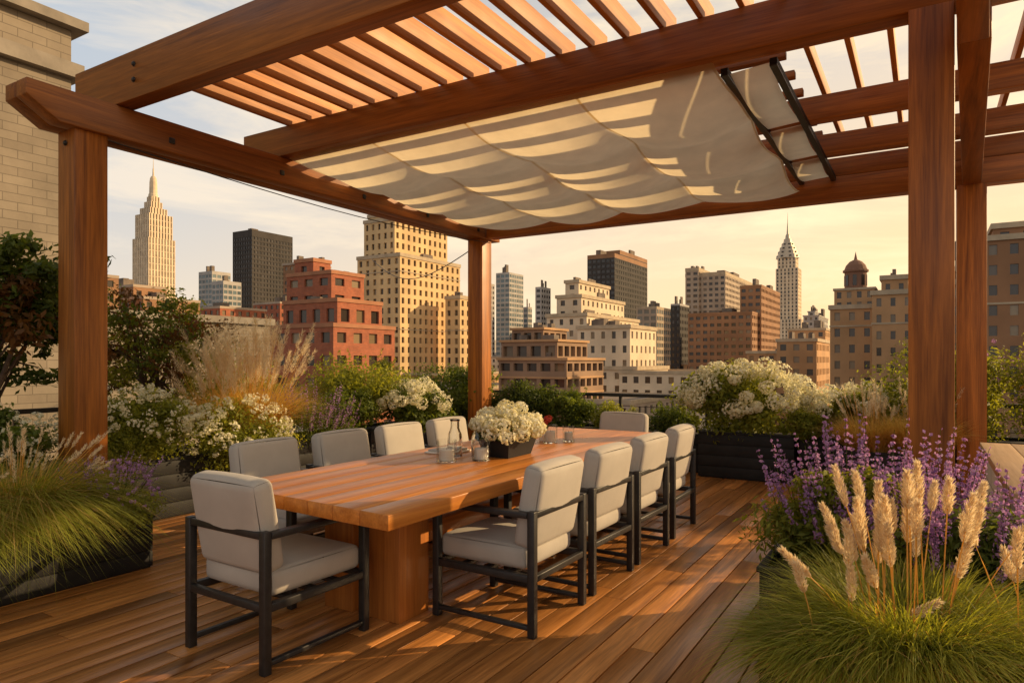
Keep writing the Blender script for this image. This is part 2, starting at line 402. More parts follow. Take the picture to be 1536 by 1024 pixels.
def heads(q,centers,rs,npet,ps,m):
    for c,r_ in zip(centers,rs):
        d=rdir(npet); P=np.array(c)+d*r_*rng.uniform(.82,1.05,(npet,1))*np.array([1,1,.85])
        Nn=nrm(d+rng.normal(size=d.shape)*.35); s=ps*rng.uniform(.7,1.2,npet)
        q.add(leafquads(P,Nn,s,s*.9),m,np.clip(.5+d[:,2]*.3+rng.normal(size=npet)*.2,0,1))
def surfpts(c,rad,n,zlo=.0,f=1.0):
    out=[]
    while len(out)<n:
        d=rdir(1)[0]
        if d[2]>zlo: out.append(np.array(c)+d*np.array(rad)*f*rng.uniform(.85,1.08))
    return out
def blades(q,base,n,Lr,spread,wd,m,droop=.5,br=.1,seg=6,trange=(0,1),lean=0.0):
    base=np.array(base,float); a=rng.uniform(0,2*math.pi,n); rad=br*np.sqrt(rng.random(n))
    P0=base+np.stack([np.cos(a)*rad,np.sin(a)*rad,np.zeros(n)],1)
    a2=a+rng.normal(size=n)*.6; out=np.stack([np.cos(a2),np.sin(a2),np.zeros(n)],1)
    Ln=rng.uniform(*Lr,n); sp_=spread*rng.uniform(.2,1.2,n); dr=droop*rng.uniform(.4,1.3,n)
    ts=np.linspace(0,1,seg+1); pts=[]
    for t in ts:
        h=Ln*(sp_*t+dr*.55*t**2.2); z=Ln*(t*np.sqrt(np.maximum(.1,1-sp_**2*.6))-dr*.85*t**2.6)
        pts.append(P0+out*h[:,None]+np.stack([np.zeros(n),np.zeros(n),z],1))
    side=nrm(np.cross(out,np.array([0,0,1.]))+rng.normal(size=(n,3))*.25); tt=rng.uniform(*trange,n)
    for i in range(seg):
        w0=wd*(1-ts[i]**1.6)*.5; w1=wd*(1-ts[i+1]**1.6)*.5
        q.add(np.stack([pts[i]-side*w0,pts[i]+side*w0,pts[i+1]+side*w1,pts[i+1]-side*w1],1),m,np.clip(tt*.7+ts[i]*.3,0,1))
def plume(q,base,tip,pl,pr,m,mst,k=230,fs=.03):
    base=Vector(base); tip=Vector(tip); mid=(base*.55+tip*.45)+Vector((0,0,.06))
    def B(t): return base*(1-t)**2+mid*2*t*(1-t)+tip*t*t
    q.tube([B(t) for t in(0,.25,.5,.75,1)],[.0022]*5,4,mst,.6,cap=False)
    d=(B(1)-B(.85)).normalized(); d=np.array(d); s=rng.random(k)
    P=np.array(tip)+d*((s-.25)*pl)[:,None]
    R_=rdir(k); R_=nrm(R_-(R_@d)[:,None]*d); prof=np.sin(np.pi*np.clip(s*.93+.05,0,1))**.6*(1.05-.5*s)
    o=R_*(pr*prof*rng.uniform(.25,1.0,k))[:,None]; P=P+o
    ax=nrm(d*1.1+R_*.65+rng.normal(size=(k,3))*.15); sd=nrm(np.cross(ax,rdir(k)))*.0018
    ln=(fs*rng.uniform(.6,1.2,k))[:,None]
    q.add(np.stack([P-sd,P+sd,P+ax*ln+sd*.3,P+ax*ln-sd*.3],1),m,np.clip(rng.normal(.55,.25,k),0,1))
def spike(q,base,tip,m,mst,k=70,frac=.5,pr=.016,ps_=.016):
    base=np.array(base,float); tip=np.array(tip,float)
    q.tube([tuple(base),tuple((base+tip)/2+rng.normal(size=3)*.01),tuple(tip)],[.003,.002,.001],4,mst,.4,cap=False)
    s=1-frac*rng.random(k)**.9; s=np.round(s*22)/22+rng.normal(size=k)*.004
    P=base+(tip-base)*s[:,None]; d=rdir(k); rr=pr*(1.25-((s-(1-frac))/frac)*.85)
    P=P+d*np.array([1,1,.4])*rr[:,None]; Nn=nrm(d+rng.normal(size=d.shape)*.5); z=ps_*rng.uniform(.6,1.3,k)
    q.add(leafquads(P,Nn,z,z*.7),m,rng.random(k))
def planter(x0,x1,y0,y1,h,name='planter_box'):
    q=Q(); q.box(x0+.015,x1-.015,y0+.015,y1-.015,0,h-.09,0)
    n=max(2,int(round(h/.14))); ph=(h-.03)/n
    for i in range(n):
        za,zb=.012+i*ph,.012+(i+1)*ph-.008
        q.box(x0+.004,x1-.004,y0+.004,y0+.03,za,zb,0); q.box(x0+.004,x1-.004,y1-.03,y1-.004,za,zb,0)
        q.box(x0+.004,x0+.03,y0+.031,y1-.031,za,zb,0); q.box(x1-.03,x1-.004,y0+.031,y1-.031,za,zb,0)
    wv=.035
    q.box(x0-.008,x1+.008,y0-.008,y0+wv,h-.025,h,0);q.box(x0-.008,x1+.008,y1-wv,y1+.008,h-.025,h,0)
    q.box(x0-.008,x0+wv,y0+wv+.001,y1-wv-.001,h-.025,h,0);q.box(x1-wv,x1+.008,y0+wv+.001,y1-wv-.001,h-.025,h,0)
    q.box(x0+wv,x1-wv,y0+wv,y1-wv,h-.088,h-.035,1)
    q.obj(name,[blackM,soilM],bevel=.003)

planter(-5.35,-4.64,1.0,2.79,.37)
planter(-6.75,-5.95,3.05,4.2,.55); planter(-6.75,-6.0,4.25,6.4,.55); planter(-6.75,-6.0,6.45,8.7,.55)
planter(-7.6,-6.3,1.2,3.0,.5)
planter(-5.9,-3.6,8.75,9.35,.5); planter(-3.55,-2.5,8.75,9.35,.5)
planter(-2.45,-1.32,8.5,9.2,.57); planter(-1.28,-.05,8.55,9.2,.57)
planter(.0,1.6,8.65,9.3,.6)
planter(-.72,.27,3.55,4.40,.42); planter(-.50,.62,2.45,3.2,.40); planter(-.85,.18,7.95,8.48,.5)

MATS=[gG,gD,gY,gR,gGr,gGold,plM,whM,puM,barkM,redM]
I=dict(G=0,D=1,Y=2,R=3,GR=4,GO=5,PL=6,WH=7,PU=8,BK=9,RD=10)
for (gx,gy,nn) in((-5.03,2.10,6000),(-5.0,1.55,5200)):
    q=Q(); blades(q,(gx,gy,.35),nn,(.42,.82),.62,.0075,I['GR'],1.02,.2); blades(q,(gx,gy,.35),1500,(.5,.88),.58,.006,I['GO'],.92,.18)
    for i in range(46):
        a=rng.uniform(0,6.28); rr=rng.uniform(.15,.5); b0=(gx+.05*math.cos(a),gy+.05*math.sin(a),.35)
        plume(q,b0,(gx+rr*math.cos(a),gy+rr*math.sin(a),rng.uniform(.7,.95)),.11,.007,I['PL'],I['GO'],70,.02)
    q.obj('fountain_grass',MATS)
q=Q(); bush(q,(-4.88,2.62,.47),(.36,.27,.25),9500,.028,I['Y'],22,zmin=.25)
bush(q,(-4.70,2.55,.40),(.12,.26,.14),2500,.026,I['Y'],12,zmin=.2)
heads(q,surfpts((-4.86,2.60,.47),(.36,.30,.28),130,.0),[.012]*130,12,.015,I['PU'])
for i in range(70):
    a=rng.uniform(0,6.28); rr=rng.uniform(.1,.36); spike(q,(-4.86+.5*rr*math.cos(a),2.60+.5*rr*math.sin(a),.5),(-4.86+rr*math.cos(a),2.60+rr*math.sin(a),rng.uniform(.6,.8)),I['PU'],I['G'],24,.4,.008,.013)
q.obj('flowering_groundcover',MATS)
def flowerbush(name,c,rad,n,leaf,m,nh,hr,npet,ps_,fm=I['WH'],zlo=.0,lumps=20,zmin=.3):
    q=Q(); bush(q,c,rad,n,leaf,m,lumps,zmin=zmin)
    if nh: heads(q,surfpts(c,rad,nh,zlo,.98),rng.uniform(hr*.6,hr*1.3,nh),npet,ps_,fm)
    for _ in range(26):
        p=surfpts(c,rad,1,-.1,.8)[0]; d=nrm(p-np.array(c)); e=p+d*rng.uniform(.08,.22)*max(rad)+np.array([0,0,.05])
        q.tube([tuple(p),tuple(e)],[.003,.001],4,m,.4,cap=False); k=12; s_=rng.random((k,1)); P=p+(e-p)*s_+rng.normal(size=(k,3))*.012
        q.add(leafquads(P,nrm(rng.normal(size=(k,3))+d),leaf*rng.uniform(.6,1.1,k),leaf*.45*np.ones(k)),m,rng.uniform(.4,1,k))
    q.tube([(c[0],c[1],.3),(c[0],c[1],c[2])],[.02,.01],6,I['BK'])
    return q.obj(name,MATS)
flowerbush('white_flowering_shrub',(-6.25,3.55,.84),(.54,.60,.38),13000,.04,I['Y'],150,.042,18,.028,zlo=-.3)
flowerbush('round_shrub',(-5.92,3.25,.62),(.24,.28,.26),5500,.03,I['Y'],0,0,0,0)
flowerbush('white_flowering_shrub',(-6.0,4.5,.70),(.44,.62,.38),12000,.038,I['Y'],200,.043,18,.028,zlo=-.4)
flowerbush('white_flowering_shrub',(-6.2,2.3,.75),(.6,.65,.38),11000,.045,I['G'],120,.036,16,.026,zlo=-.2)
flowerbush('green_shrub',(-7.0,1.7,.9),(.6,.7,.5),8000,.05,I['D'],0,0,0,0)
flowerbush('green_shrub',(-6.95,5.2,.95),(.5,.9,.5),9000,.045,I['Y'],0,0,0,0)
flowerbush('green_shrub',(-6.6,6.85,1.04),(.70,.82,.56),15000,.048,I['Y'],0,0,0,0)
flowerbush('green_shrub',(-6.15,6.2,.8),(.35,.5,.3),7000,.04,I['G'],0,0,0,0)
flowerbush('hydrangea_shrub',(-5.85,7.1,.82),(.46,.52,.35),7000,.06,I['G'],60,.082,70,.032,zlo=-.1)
flowerbush('green_shrub',(-6.1,8.5,.94),(.68,.76,.56),15000,.05,I['G'],0,0,0,0)
flowerbush('green_shrub',(-5.2,8.8,.75),(.55,.4,.36),9000,.045,I['D'],0,0,0,0)
flowerbush('green_shrub',(-4.6,9.0,.70),(.66,.42,.38),9000,.05,I['G'],0,0,0,0)
flowerbush('green_shrub',(-3.8,9.1,.6),(.4,.3,.24),5000,.04,I['Y'],0,0,0,0)
flowerbush('green_shrub',(-2.95,9.0,.62),(.38,.35,.24),6000,.04,I['G'],0,0,0,0)
flowerbush('hydrangea_shrub',(-1.95,8.80,.94),(.80,.5,.46),12000,.065,I['Y'],74,.11,110,.042,zlo=-.2)
flowerbush('hydrangea_shrub',(-.75,8.9,.83),(.52,.38,.32),8000,.06,I['Y'],28,.088,80,.035,zlo=0)
flowerbush('green_shrub',(-1.2,8.65,.68),(.35,.25,.2),4000,.04,I['Y'],0,0,0,0)
flowerbush('green_shrub',(.2,9.0,1.07),(.80,.45,.60),12000,.045,I['Y'],0,0,0,0)
flowerbush('green_shrub',(1.1,8.95,1.14),(.8,.5,.66),12000,.045,I['Y'],50,.03,14,.02,fm=I['PU'])
def spikes(name,c,rx,ry,z0,z1,n,gn,k=60,lf=.03,sp_=.5,pr=.016,ps_=.016,gm='G'):
    q=Q(); bush(q,(c[0],c[1],z0+(z1-z0)*.28),(rx,ry,(z1-z0)*.46),gn,lf,I[gm],18,zmin=.2,asp=.3)
    for i in range(n):
        a=rng.uniform(0,6.28); rr=math.sqrt(rng.random())
        bx,by=c[0]+rx*.75*rr*math.cos(a),c[1]+ry*.75*rr*math.sin(a)
        tip=(bx+rx*.35*rr*math.cos(a)+rng.normal()*.03,by+ry*.35*rr*math.sin(a)+rng.normal()*.03,z0+(z1-z0)*rng.uniform(.45,1.1)*(1-.2*rr*rr))
        spike(q,(bx,by,z0),tip,I['PU'],I['G'],k,sp_,pr,ps_)
    q.obj(name,MATS)
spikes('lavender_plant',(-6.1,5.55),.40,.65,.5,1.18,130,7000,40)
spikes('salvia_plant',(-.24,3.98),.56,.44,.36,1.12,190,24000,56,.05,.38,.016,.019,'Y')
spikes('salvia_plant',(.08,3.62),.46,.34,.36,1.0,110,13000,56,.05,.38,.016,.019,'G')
def feather(name,c,h,n,npl,pl,pr,spread=.35,m='GR',bl=.01,k=230,fs=.03,br=.14,dr=.5):
    q=Q(); blades(q,c,n,(h*.45,h*.85),spread,bl,I[m],dr,br); blades(q,c,n//5,(h*.4,h*.75),spread*1.2,bl,I['GO'],dr,br)
    for i in range(npl):
        a=rng.uniform(0,6.28); rr=h*spread*rng.uniform(.05,1.0)
        b0=(c[0]+br*.5*math.cos(a),c[1]+br*.5*math.sin(a),c[2])
        plume(q,b0,(c[0]+rr*math.cos(a),c[1]+rr*math.sin(a),c[2]+h*rng.uniform(.62,1.0)-rr*.25),pl*rng.uniform(.75,1.2),pr,I['PL'],I['GO'],k,fs)
    q.obj(name,MATS)
feather('feather_reed_grass',(-6.40,5.0,.5),1.28,3400,110,.28,.022,.50,'GO',.008,120,.045,.2)
feather('feather_reed_grass',(-6.4,4.65,.5),1.06,2800,55,.26,.022,.5,'GO',.008,120,.045,.2)
feather('ornamental_grass',(-.5,8.2,.45),.72,3800,46,.15,.011,.5,'GO',.007,60,.03,.22)
feather('ornamental_grass',(-.08,8.15,.45),.78,3800,36,.15,.011,.5,'GO',.007,60,.03,.2)
feather('fountain_grass',(-.06,2.80,.36),.64,8000,34,.14,.0175,.62,'GR',.006,520,.020,.20,.75)
feather('fountain_grass',(-.28,2.62,.36),.44,4000,4,.11,.016,.65,'GR',.006,360,.020,.14,.95)
feather('fountain_grass',(.34,2.80,.36),.54,4000,12,.13,.0175,.5,'GR',.006,420,.020,.16,.9)

def tree(name,base,h,crown,n,leaf,mats_,ncl=14,tw=.035):
    q=Q(); b0=Vector(base); ends=[]
    for j in range(3):
        a=j*2.1+rng.random(); top=b0+Vector((crown[0]*.3*math.cos(a),crown[1]*.3*math.sin(a),h*.6))
        mid=b0.lerp(top,.5)+Vector((rng.normal()*.05,rng.normal()*.05,0)); q.tube([b0,mid,top],[tw,tw*.7,tw*.45],7,I['BK'])
        for i in range(ncl//3+1):
            a2=rng.uniform(0,6.28); e=b0+Vector((crown[0]*rng.uniform(.3,.95)*math.cos(a2),crown[1]*rng.uniform(.3,.95)*math.sin(a2),h*rng.uniform(.45,.98)))
            st=mid.lerp(top,rng.random()); q.tube([st,st.lerp(e,.5)+Vector((0,0,.05)),e],[tw*.4,tw*.28,tw*.1],5,I['BK']); ends.append(e)
    for e in ends:
        rr=rng.uniform(.20,.36)*crown[2]
        bush(q,e,(rr,rr,rr*.8),n//len(ends),leaf,mats_[int(rng.integers(0,len(mats_)))],6,.55,asp=.42)
    return q.obj(name,MATS)
tree('magnolia_tree',(-7.0,2.75,.45),2.05,(.68,.78,1.0),9500,.085,[I['D'],I['G'],I['R'],I['G']],33)
tree('small_ornamental_tree',(-7.45,4.5,.3),1.80,(.82,.72,1.0),11000,.055,[I['Y'],I['G'],I['R']],36)
tree('small_ornamental_tree',(1.5,7.9,.3),1.4,(.5,.5,1.0),5000,.05,[I['Y'],I['Y'],I['R']],18)

# ---------------------------------------------------------------- table centrepieces
q=Q(); bx,by=-2.60,4.22
q.hexa([(bx-.10,by-.16,.763),(bx+.10,by-.16,.763),(bx+.10,by+.16,.763),(bx-.10,by+.16,.763),(bx-.13,by-.20,.885),(bx+.13,by-.20,.885),(bx+.13,by+.20,.885),(bx-.13,by+.20,.885)],11)
bush(q,(bx,by,.93),(.20,.26,.08),1800,.06,I['G'],14)
cs=surfpts((bx,by,.92),(.23,.28,.19),46,.0)
heads(q,cs,rng.uniform(.045,.065,46),90,.028,I['WH'])
q.obj('flower_centerpiece',MATS+[blackM])
def hurricane(x,y,r_,h,ch):
    q=Q(); q.lathe((x,y,.763),[(0.0001,0),(r_,0),(r_,h),(r_-.003,h),(r_-.003,.008),(0.0001,.008)],24,0)
    if ch:
        q.lathe((x,y,.773),[(0.0001,0),(r_*.72,0),(r_*.72,ch*.9),(r_*.66,ch),(0.0001,ch-.004)],20,1)
        q.tube([(x,y,.77+ch),(x,y,.785+ch)],.0015,4,2)
    q.obj('candle_holder',[glassM,waxM,cableM],smooth=False)
hurricane(-2.78,3.72,.068,.15,.075); hurricane(-2.62,3.90,.062,.14,.075)
hurricane(-2.68,5.02,.06,.15,.09); hurricane(-2.60,5.2,.05,.13,.07)
def carafe(x,y,s):
    q=Q(); q.lathe((x,y,.763),[(0.0001,0),(.05*s,0),(.052*s,.10*s),(.046*s,.15*s),(.030*s,.19*s),(.030*s,.235*s),(.036*s,.25*s),(.033*s,.25*s),(.027*s,.235*s),(.027*s,.19*s),(.043*s,.15*s),(.048*s,.10*s),(.046*s,.008),(.0001,.008)],24,0)
    q.obj('glass_carafe',[glassM],smooth=True,weld=True)
carafe(-2.90,3.98,1.05); carafe(-2.74,4.04,.95)
q=Q(); q.box(-3.18,-2.95,3.98,4.26,.763,.775,0); q.box(-3.16,-2.97,4.0,4.24,.776,.79,1)
q.obj('folded_placemat',[waxM,cushM],bevel=.003)
q=Q(); q.lathe((-2.8,5.12,.763),[(.0001,0),(.035,0),(.045,.05),(.03,.09)],14,11); heads(q,[(-2.8,5.12,.90),(-2.77,5.15,.95),(-2.83,5.1,.94)],[.035]*3,60,.022,I['RD']); bush(q,(-2.8,5.12,.87),(.05,.05,.04),120,.03,I['G'],4)
q.obj('bud_vase',MATS+[waxM])

# ---------------------------------------------------------------- stone counter wall at right, railing
stoneW=brick('white_block',(.46,.43,.39),(.55,.52,.47),(.26,.24,.22),.40,.155,.006)
q=Q(); q.box(.36,1.9,3.85,6.0,0,.80,0)
for i in range(9): q.box(.33+i*.185,.33+(i+1)*.185-.004,3.80,6.05,.803,.85,1,r())
q.obj('stone_counter',[stoneW,capM],bevel=.003)
q=Q()
q.box(-7.9,2.5,9.62,9.68,.90,.95,0)
for xx in np.arange(-7.85,2.5,1.3): q.box(xx-.02,xx+.02,9.63,9.67,0,.90,0)
for zz in(.2,.34,.48,.62,.76): q.tube([(-7.85,9.65,zz),(2.45,9.65,zz)],.005,5,0)
q.box(-7.93,-7.87,-2,9.60,.90,.95,0)
for yy in np.arange(-1.9,9.6,1.3): q.box(-7.92,-7.88,yy-.02,yy+.02,0,.90,0)
for zz in(.2,.34,.48,.62,.76): q.tube([(-7.9,-1.9,zz),(-7.9,9.6,zz)],.005,5,0)
q.obj('deck_railing',[frameM])

# ---------------------------------------------------------------- neighbouring wall / parapet
tanB=brick('tan_block',(.25,.205,.155),(.30,.25,.19),(.17,.14,.105),.44,.145,.007)
copeM=plain('stone_coping',(.27,.23,.185),.85,3,.2,.3)
q=Q(); q.box(-20,-12.9,-14,6.25,-55,6.4,0); q.box(-20.1,-12.75,-14.1,6.4,6.402,6.65,1); q.box(-20,-12.9,-14,6.25,6.652,7.25,0); q.box(-20.15,-12.7,-14.15,6.45,7.252,7.42,1)
q.box(-20,-13.6,-14,4.9,7.422,8.6,0); q.box(-20.1,-13.5,-14,5.0,8.602,8.8,1)
q.obj('tan_brick_building',[tanB,copeM])
q=Q(); q.box(-13.3,-13.0,6.42,10.6,-2,2.25,0); q.box(-13.38,-12.92,6.42,10.68,2.252,2.40,1); q.box(-13.02,-12.95,6.42,10.6,1.55,1.62,1)
q.obj('parapet_wall',[tanB,copeM])
q=Q(); q.box(-24,-8.4,-14,14,-55,-.4,0); q.obj('neighbour_rooftop',[plain('roof_gravel',(.17,.155,.14),.95,12,.3,.5)])

# ---------------------------------------------------------------- city
def glassmat(name,dark,light,rough=.12):
    m,nt,N,L,b=newmat(name); L.new(ramp(N,L,attr(N,L),[(0,dark),(.6,tuple(c*2.0 for c in dark)),(.78,light),(1,tuple(min(1,c*1.5) for c in light))]),b.inputs['Base Color'])
    b.inputs['Roughness'].default_value=rough; b.inputs['Specular IOR Level'].default_value=.6
    return m
winM=glassmat('window_glass',(.04,.030,.024),(.20,.14,.08)); tealM=glassmat('curtain_glass',(.09,.12,.13),(.14,.17,.18),.08); dkM=glassmat('dark_glass',(.025,.022,.022),(.05,.045,.045),.1)
trimM=plain('stone_trim',(.50,.39,.26),.85,.5,.15,0)
tarM=plain('roof_tar',(.20,.155,.12),.95,.6,.3,0)
def wallm(name,c,ns=.12): return plain(name,c,.88,ns,.18,.15,bd=.1)
def facade(q,o,du,nn,width,z0,z1,bay,floor,ww,wh,rec,mw=0,mg=1):
    nx=max(1,int(round(width/bay))); nz=max(1,int(round((z1-z0)/floor))); cw=width/nx; ch=(z1-z0)/nz
    o=np.array([o[0],o[1],z0],float); du=np.array([du[0],du[1],0.]); nn=np.array([nn[0],nn[1],0.]); up=np.array([0,0,1.])
    i,j=[a.reshape(-1,1) for a in np.meshgrid(np.arange(nx),np.arange(nz),indexing='ij')]
    u0,u1=i*cw,(i+1)*cw; v0,v1=j*ch,(j+1)*ch
    a0,a1=u0+cw*(1-ww)/2,u1-cw*(1-ww)/2; b0=v0+ch*(1-wh)*.6; b1=b0+ch*wh
    P=lambda u,v,d=0: o+du*u+up*v-nn*d
    def qd(ua,ub,va,vb): return np.stack([P(ua,va),P(ub,va),P(ub,vb),P(ua,vb)],1)
    for A in(qd(u0,u1,v0,b0),qd(u0,u1,b1,v1),qd(u0,a0,b0,b1),qd(a1,u1,b0,b1)): q.add(A,mw)
    rv=lambda ua,va,ub,vb: np.stack([P(ua,va),P(ub,vb),P(ub,vb,rec),P(ua,va,rec)],1)
    for A in(rv(a0,b0,a1,b0),rv(a1,b0,a1,b1),rv(a1,b1,a0,b1),rv(a0,b1,a0,b0)): q.add(A,mw)
    q.add(np.stack([P(a0,b0,rec),P(a1,b0,rec),P(a1,b1,rec),P(a0,b1,rec)],1),mg,rng.random(len(i)))
def block(q,x0,x1,y0,y1,z0,z1,bay=3,floor=3.4,ww=.45,wh=.5,rec=.25,cornice=.5,par=.9,band=0,mg=1):
    facade(q,(x0,y0),(1,0),(0,-1),x1-x0,z0,z1-.01,bay,floor,ww,wh,rec,0,mg)
    facade(q,(x1,y0),(0,1),(1,0),y1-y0,z0,z1-.01,bay,floor,ww,wh,rec,0,mg)
    q.add([[(x0,y1,z0),(x0,y0,z0),(x0,y0,z1),(x0,y1,z1)]],0)
    q.add([[(x1,y1,z0),(x0,y1,z0),(x0,y1,z1),(x1,y1,z1)]],0)
    q.add([[(x0,y0,z1-.01),(x1,y0,z1-.01),(x1,y1,z1-.01),(x0,y1,z1-.01)]],3)
    if par:
        c=cornice; q.box(x0-c,x1+c,y0-c,y0+.4,z1,z1+par,2); q.box(x1-.4,x1+c,y0+.41,y1+c,z1,z1+par,2); q.box(x0-c,x0+.4,y0+.41,y1+c,z1,z1+par,2); q.box(x0+.41,x1-.41,y1-.4,y1+c,z1,z1+par,2)
    if band:
        zb=z0+band
        while zb<z1-2:
            q.box(x0-.15,x1+.15,y0-.15,y0-.003,zb,zb+.35,2); q.box(x1+.003,x1+.15,y0-.15,y1,zb,zb+.35,2); zb+=band
def sb(Lp,Cp,Rp,D,dd=None):
    rl,rc=(Lp-768)/1024,(Cp-768)/1024; Xc=rc*D
    xc=RX*Xc+FX*D; yc=RY*Xc+FY*D
    wdt=(Xc-rl*D)/(RX+RY*rl)
    if dd is None:
        rr=(Rp-768)/1024; dd=(rr*D-Xc)/(RY-FY*rr)
    return xc-wdt,xc,yc,yc+dd
def zt(py,D): return CAMH+(540-py)/1024*D
def building(name,wall,parts,glass=None,trim=None,tanks=0,ds=1.0,**kw):
    q=Q(); prevtop=B
    for p in parts:
        Lp,Cp,Rp,D,top,z0=p[:6]; D=D*ds; k=dict(kw)
        if len(p)>6: k.update(p[6])
        dd=k.pop('dd',None)
        x0,x1,y0,y1=sb(Lp,Cp,Rp,D,dd)
        zb=B if z0<=B+.1 else z0
        if z0>B+.1: zb=prevtop-.5
        block(q,x0,x1,y0,y1,zb,zt(top,D),**k)
        prevtop=zt(top,D)
        last=(x0,x1,y0,y1,zt(top,D))
        w_,d_=x1-x0,y1-y0
        for _ in range(3):
            rx,ry=x0+w_*rng.uniform(.1,.75),y0+d_*rng.uniform(.1,.7); q.box(rx,rx+w_*rng.uniform(.08,.2),ry,ry+d_*.16,last[4],last[4]+rng.uniform(1.2,2.8)*D/160,3)
    if tanks:
        x0,x1,y0,y1,z=last; cx,cy=(x0+x1)/2,(y0+y1)/2; s=tanks
        for ax,ay in((-.7,-.7),(.7,-.7),(.7,.7),(-.7,.7)): q.box(cx+ax*s-.1,cx+ax*s+.1,cy+ay*s-.1,cy+ay*s+.1,z,z+2*s,3)
        q.lathe((cx,cy,z+2*s),[(.01,0),(s*1.1,0),(s*1.05,2.2*s),(.05,3.0*s)],12,3)
    return q.obj(name,[wall,glass or winM,trim or trimM,tarM])
B=-75
redB=brick('red_brick',(.48,.13,.055),(.39,.105,.048),(.29,.16,.10),.6,.2,.02,bp=.2)
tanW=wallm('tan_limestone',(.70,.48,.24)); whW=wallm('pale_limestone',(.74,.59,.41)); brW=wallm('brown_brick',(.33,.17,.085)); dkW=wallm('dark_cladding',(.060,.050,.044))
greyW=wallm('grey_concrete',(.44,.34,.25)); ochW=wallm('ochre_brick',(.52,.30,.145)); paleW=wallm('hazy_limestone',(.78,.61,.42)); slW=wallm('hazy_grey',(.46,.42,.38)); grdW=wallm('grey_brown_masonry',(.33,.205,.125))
redTrim=plain('brick_coping',(.42,.18,.09),.85,.5,.15,0)
building('red_brick_building',redB,[(390,500,592,62,490,B),(425,506,573,64,452,0),(430,497,546,67,410,0),(442,470,496,69,392,0,{'ww':.3})],trim=redTrim,ds=1.6,bay=3.0,floor=3.4,ww=.55,wh=.45,rec=.3,cornice=.15,par=.6)
building('tan_stone_tower',tanW,[(536,600,690,112,384,B),(546,592,671,115,330,0),(552,592,655,118,322,0,{'ww':.3}),(668,690,714,116,448,B)],ds=2.3,bay=3.4,floor=3.7,ww=.42,wh=.60,rec=.6,cornice=.3,par=1.4,band=22)
building('dark_glass_tower',dkW,[(349,378,439,560,353,B)],glass=dkM,trim=dkW,bay=3.2,floor=3.8,ww=.7,wh=.6,rec=.4,cornice=0,par=5)
building('blue_glass_building',slW,[(298,318,346,520,410,B),(318,335,362,480,425,B)],glass=tealM,trim=slW,bay=4,floor=4.,ww=.8,wh=.6,rec=.2,cornice=0,par=2)
building('low_brown_building',brW,[(150,215,300,95,448,B),(160,200,250,100,430,0),(120,150,178,90,415,B)],trim=greyW,ds=2,bay=3.4,floor=3.5,cornice=.1,par=.8)
building('low_brick_building',redB,[(240,330,400,140,462,B),(380,420,470,170,455,B)],trim=greyW,ds=1.7,bay=3.2,floor=3.4,cornice=.1,par=.8)
building('penthouse_building',brW,[(425,450,495,330,396,B)],trim=greyW,bay=4,floor=3.5,par=1)
building('teal_glass_tower',slW,[(744,764,785,560,410,B),(785,792,798,540,462,B)],glass=tealM,trim=slW,bay=4,floor=4,ww=.8,wh=.6,rec=.2,cornice=0,par=1)
building('grey_office_tower',slW,[(704,722,742,520,425,B),(803,812,826,500,432,B)],glass=dkM,trim=slW,bay=4,floor=4,ww=.6,wh=.5,rec=.2,cornice=0,par=1)
building('brown_terrace_building',grdW,[(748,850,905,78,540,B),(752,836,881,80,512,0),(768,815,850,83,494,0)],trim=ochW,ds=1.8,bay=3.2,floor=3.3,ww=.72,wh=.5,rec=.8,cornice=.4,par=.5,band=3.3)
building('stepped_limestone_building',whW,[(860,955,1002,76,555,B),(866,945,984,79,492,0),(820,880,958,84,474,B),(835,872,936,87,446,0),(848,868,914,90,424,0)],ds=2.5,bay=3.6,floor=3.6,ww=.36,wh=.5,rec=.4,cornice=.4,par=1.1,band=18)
building('dark_office_tower',dkW,[(881,922,971,480,386,B),(905,930,971,505,381,B)],glass=dkM,trim=brW,bay=3.5,floor=3.8,ww=.75,wh=.55,rec=.3,cornice=0,par=3)
building('green_glass_building',greyW,[(955,985,1010,380,462,B)],glass=tealM,bay=3.5,floor=3.8,ww=.7,wh=.6,cornice=.1,par=1)
building('slim_grey_tower',dkW,[(1006,1020,1034,360,458,B)],glass=dkM,trim=slW,bay=3,floor=3.5,cornice=0,par=1)
building('beige_apartment_slab',greyW,[(1028,1088,1140,400,412,B),(1028,1048,1065,405,406,B)],bay=3.6,floor=3.3,ww=.6,wh=.5,rec=.4,cornice=.1,par=2)
building('brown_apartment_block',brW,[(1032,1128,1168,300,470,B),(1110,1142,1170,310,430,B)],trim=brW,bay=3.3,floor=3.2,ww=.6,wh=.45,rec=.5,cornice=.1,par=1)
building('brown_walkup_building',ochW,[(1120,1180,1225,100,530,B),(1165,1225,1262,88,512,B,{'dd':28}),(1182,1238,1275,120,495,B,{'dd':30})],ds=2.1,bay=3.2,floor=3.4,cornice=.3,par=.9)
building('distant_grey_block',slW,[(1205,1228,1242,520,474,B),(1212,1222,1232,530,468,B)],trim=slW,bay=4,floor=4)
building('brick_apartment_building',ochW,[(1308,1372,1400,74,440,B,{'dd':30}),(1322,1362,1400,78,418,0,{'dd':15})],ds=1.9,bay=3.1,floor=3.5,ww=.35,wh=.5,cornice=.35,par=1,band=14)
building('brown_brick_building',brW,[(1395,1470,1500,72,425,B,{'dd':30}),(1430,1462,1500,75,405,0,{'dd':15})],ds=1.8,bay=3,floor=3.5,ww=.38,wh=.5,cornice=.3,par=1,tanks=1.6)
building('brown_stone_building',brW,[(1474,1640,1700,64,350,B,{'dd':30}),(1490,1560,1600,68,338,0,{'dd':15})],ds=1.8,bay=3,floor=3.6,ww=.4,wh=.5,cornice=.4,par=1,band=14.4)
